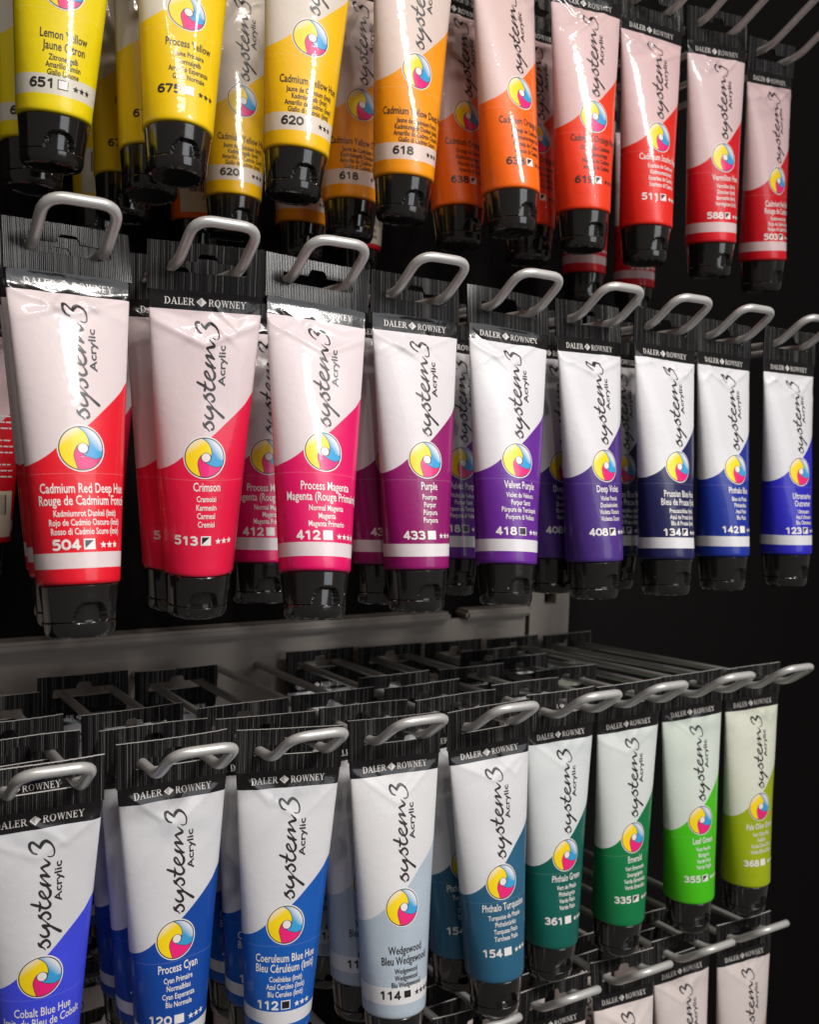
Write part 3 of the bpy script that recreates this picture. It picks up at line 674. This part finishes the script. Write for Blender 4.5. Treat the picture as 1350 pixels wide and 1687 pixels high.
REAR = {  # row: hook -> list of (y, x, lean, roll, twist, kind)
 1: {0: [(118, 0, -.03, .03, 0)], 1: [(111, -1, -.12, .06, 0), (150, -1, -.05, .05, .05), (204, 0, 0, .02, 0, 'back')], 2: [(147, 0, -.03, .02, .05), (205, 0, 0, 0, 0, 'back')], 3: [(113, 0, -.03, .02, 0), (170, 0, 0, .02, 0)],
     4: [(100, 1, -.1, .01, .05), (205, 1, 0, 0, 0, 'back')], 5: [(99, 1, -.05, .01, -.03)], 7: [(165, 0, 0, 0, 0)], 8: [(178, 5, 0, -.02, 0)]},
 2: {0: [(49, 4.0, -.12, -.014, .07), (72, 7.5, -.12, -.014, .05), (205, 0, 0, 0, 0, 'back')], 1: [(56, 3, .06, -.03, -.1), (185, 0, 0, 0, 0)], 2: [(79, 0, -.08, .03, -.05)], 3: [(55, -1, -.08, .01, 0)], 4: [(72, 1, -.08, .04, 0)], 5: [(58, 2, -.06, -.01, .03)], 6: [(60, 0, -.06, .02, 0)]},
 3: {0: [(64, 0, .1, -.03, 0), (92, 0, .05, -.02, -.05), (142, 0, 0, 0, 0)], 1: [(60, 3, .04, -.02, -.03), (90, 3, .02, -.02, 0), (179, 2, 0, 0, 0)], 2: [(52, 1, .02, 0, -.1), (80, 1, 0, 0, 0), (176, 0, 0, 0, 0)], 3: [(52, 0, -.04, 0, -.05), (84, 0, 0, 0, 0)],
     4: [(48, 0, -.02, -.04, -.05), (80, 0, 0, -.02, 0), (110, 0, 0, 0, 0), (206, 0, 0, 0, 0)], 5: [(60, 2, 0, 0, 0), (111, 2, 0, 0, 0), (206, 0, 0, 0, 0)], 6: [(83, -1, 0, 0, 0), (129, -1, 0, 0, 0), (163, -1, 0, 0, 0), (206, 0, 0, 0, 0)], 7: [(206, 0, 0, 0, 0)], 8: [(206, 0, 0, 0, 0)]},
 4: {0: [(150, 0, 0, 0, 0), (205, 0, 0, 0, 0)], 1: [(130, 0, 0, 0, 0), (205, 0, 0, 0, 0)], 2: [(205, 0, 0, 0, 0)], 3: [(160, 0, 0, 0, 0), (205, 0, 0, 0, 0, 'back')], 4: [(62, 2, 0, 0, 0)], 5: [(64, 3, 0, 0, 0)], 6: [(66, 5, 0, 0, 0)], 7: [(70, 4, 0, 0, 0)]},
}
ORD = ['second', 'third', 'fourth', 'fifth', 'sixth']
BACK_PAINT = {(1, 1): 1, (1, 2): 4, (1, 4): 8, (2, 0): 8, (4, 3): 9}
BOTTOM = {4: 'leftmost', 5: 'second from the left', 6: 'third from the left', 7: 'second from the right', 8: 'rightmost'}
SKIP_NUM = {'110': 'reading Cobalt Blue Hue', '120': 'reading Process Cyan'}
def who(pt): return SKIP_NUM.get(pt['num'], 'numbered '+pt['num'])
def build_rack():
    for row in (1, 2, 3, 4):
        first, fr = FRONT[row]
        for n in range(9):
            pt = PAINTS[first+n] if first is not None else FLESH
            f = fr[n]; x0 = f[0] if f else 0.0
            st = {1: 1.0, 2: 1.0, 3: 0.42, 4: 0.4}[row]
            if row < 4:
                hl = 'grey wire hook holding the %s tube %s' % (pt['word'], who(pt))
            elif n >= 4: hl = 'grey wire hook in the bottom row, holding the %s white topped tube' % BOTTOM[n]
            else: hl = 'grey wire hook low at the back under the %s tube %s' % (PAINTS[18+n]['word'], who(PAINTS[18+n]))
            place_hook(row, n, x0, hl)
            if f:
                if row < 4: lab = '%s paint tube %s, frontmost on its hook' % (pt['word'], who(pt)); lab = lab[0].lower()+lab[1:]
                else: lab = 'white topped paint tube, %s in the bottom row front' % BOTTOM[n]
                place_tube(row, n, pt, f[1], f[0], f[2], f[3], f[4], 'front', row*20+n, st, lab)
            for i, q in enumerate(REAR[row].get(n, [])):
                kind = q[5] if len(q) > 5 else 'front'
                rp = PAINTS[BACK_PAINT[(row, n)]] if kind == 'back' else pt
                if kind == 'back': lab = '%s tube showing its back label, deep behind the tube %s' % (rp['word'], who(pt) if row < 4 else 'numbered 114')
                elif row < 4: lab = '%s tube, %s back on the hook of the tube %s' % (pt['word'], ORD[i], who(pt))
                elif n >= 4: lab = 'white topped tube behind the %s front tube of the bottom row' % BOTTOM[n]
                else: lab = 'white topped tube low in shade under the tube %s, %s' % (who(PAINTS[18+n]), 'nearer one' if i == 0 and len(REAR[4][n]) > 1 else 'farthest back')
                place_tube(row, n, rp, q[0], q[1], q[2], q[3], q[4], kind, 500+(row > 2)*7, st, lab)
build_rack()

# ------------------------------------------------------------------ the rack behind: dark board, grey rail, slotted post
def boxes(name, bl, mat, parent=None, bev=0.8):
    bm = bmesh.new()
    for (x0, y0, z0, x1, y1, z1) in bl:
        r = bmesh.ops.create_cube(bm, size=1.0)
        bmesh.ops.scale(bm, vec=((x1-x0)*MM, (y1-y0)*MM, (z1-z0)*MM), verts=r['verts'])
        bmesh.ops.translate(bm, vec=((x0+x1)/2*MM, (y0+y1)/2*MM, (z0+z1)/2*MM), verts=r['verts'])
    if bev: bmesh.ops.bevel(bm, geom=bm.edges[:], offset=bev*MM, segments=2, affect='EDGES')
    me = bpy.data.meshes.new(name); bm.to_mesh(me); bm.free(); me.materials.append(mat)
    return link_mesh(name, me, parent)
board = boxes('back_board', [(-600, 226, -700, 1400, 240, 520)], M_PANEL, None, 0)
board['label'] = 'dark board standing behind the whole rack of tubes'; board['category'] = 'back board'
ZR3 = -212.35
rail = bpy.data.objects.new('rack_rail', None); C.objects.link(rail); rail.location = (0, 0.22, (ZR3-30)*MM)
rail['label'] = 'grey metal rail behind the blue and green tubes, third row hooks spring from it'; rail['category'] = 'rail'
def rail_part(name, bl, mat=M_RAIL, bev=1.0):
    o = boxes(name, bl, mat, None, bev); o.parent = rail; o.location = -rail.location; return o
rail_part('rail_face', [(-500, 216, ZR3-75, 398, 222, ZR3)])
rail_part('rail_ledge', [(x0, 208, ZR3+0.2, x1, 226, ZR3+7) for x0, x1 in ((-500, 322), (336, 398))], bev=2.0)
rail_part('slotted_post', [(400, 214, ZR3-75, 414, 226, ZR3+26), (426, 214, ZR3-75, 440, 226, ZR3+26), (414, 214, ZR3-75, 426, 226, ZR3+7), (414, 214, ZR3+17, 426, 226, ZR3+26)], bev=0)
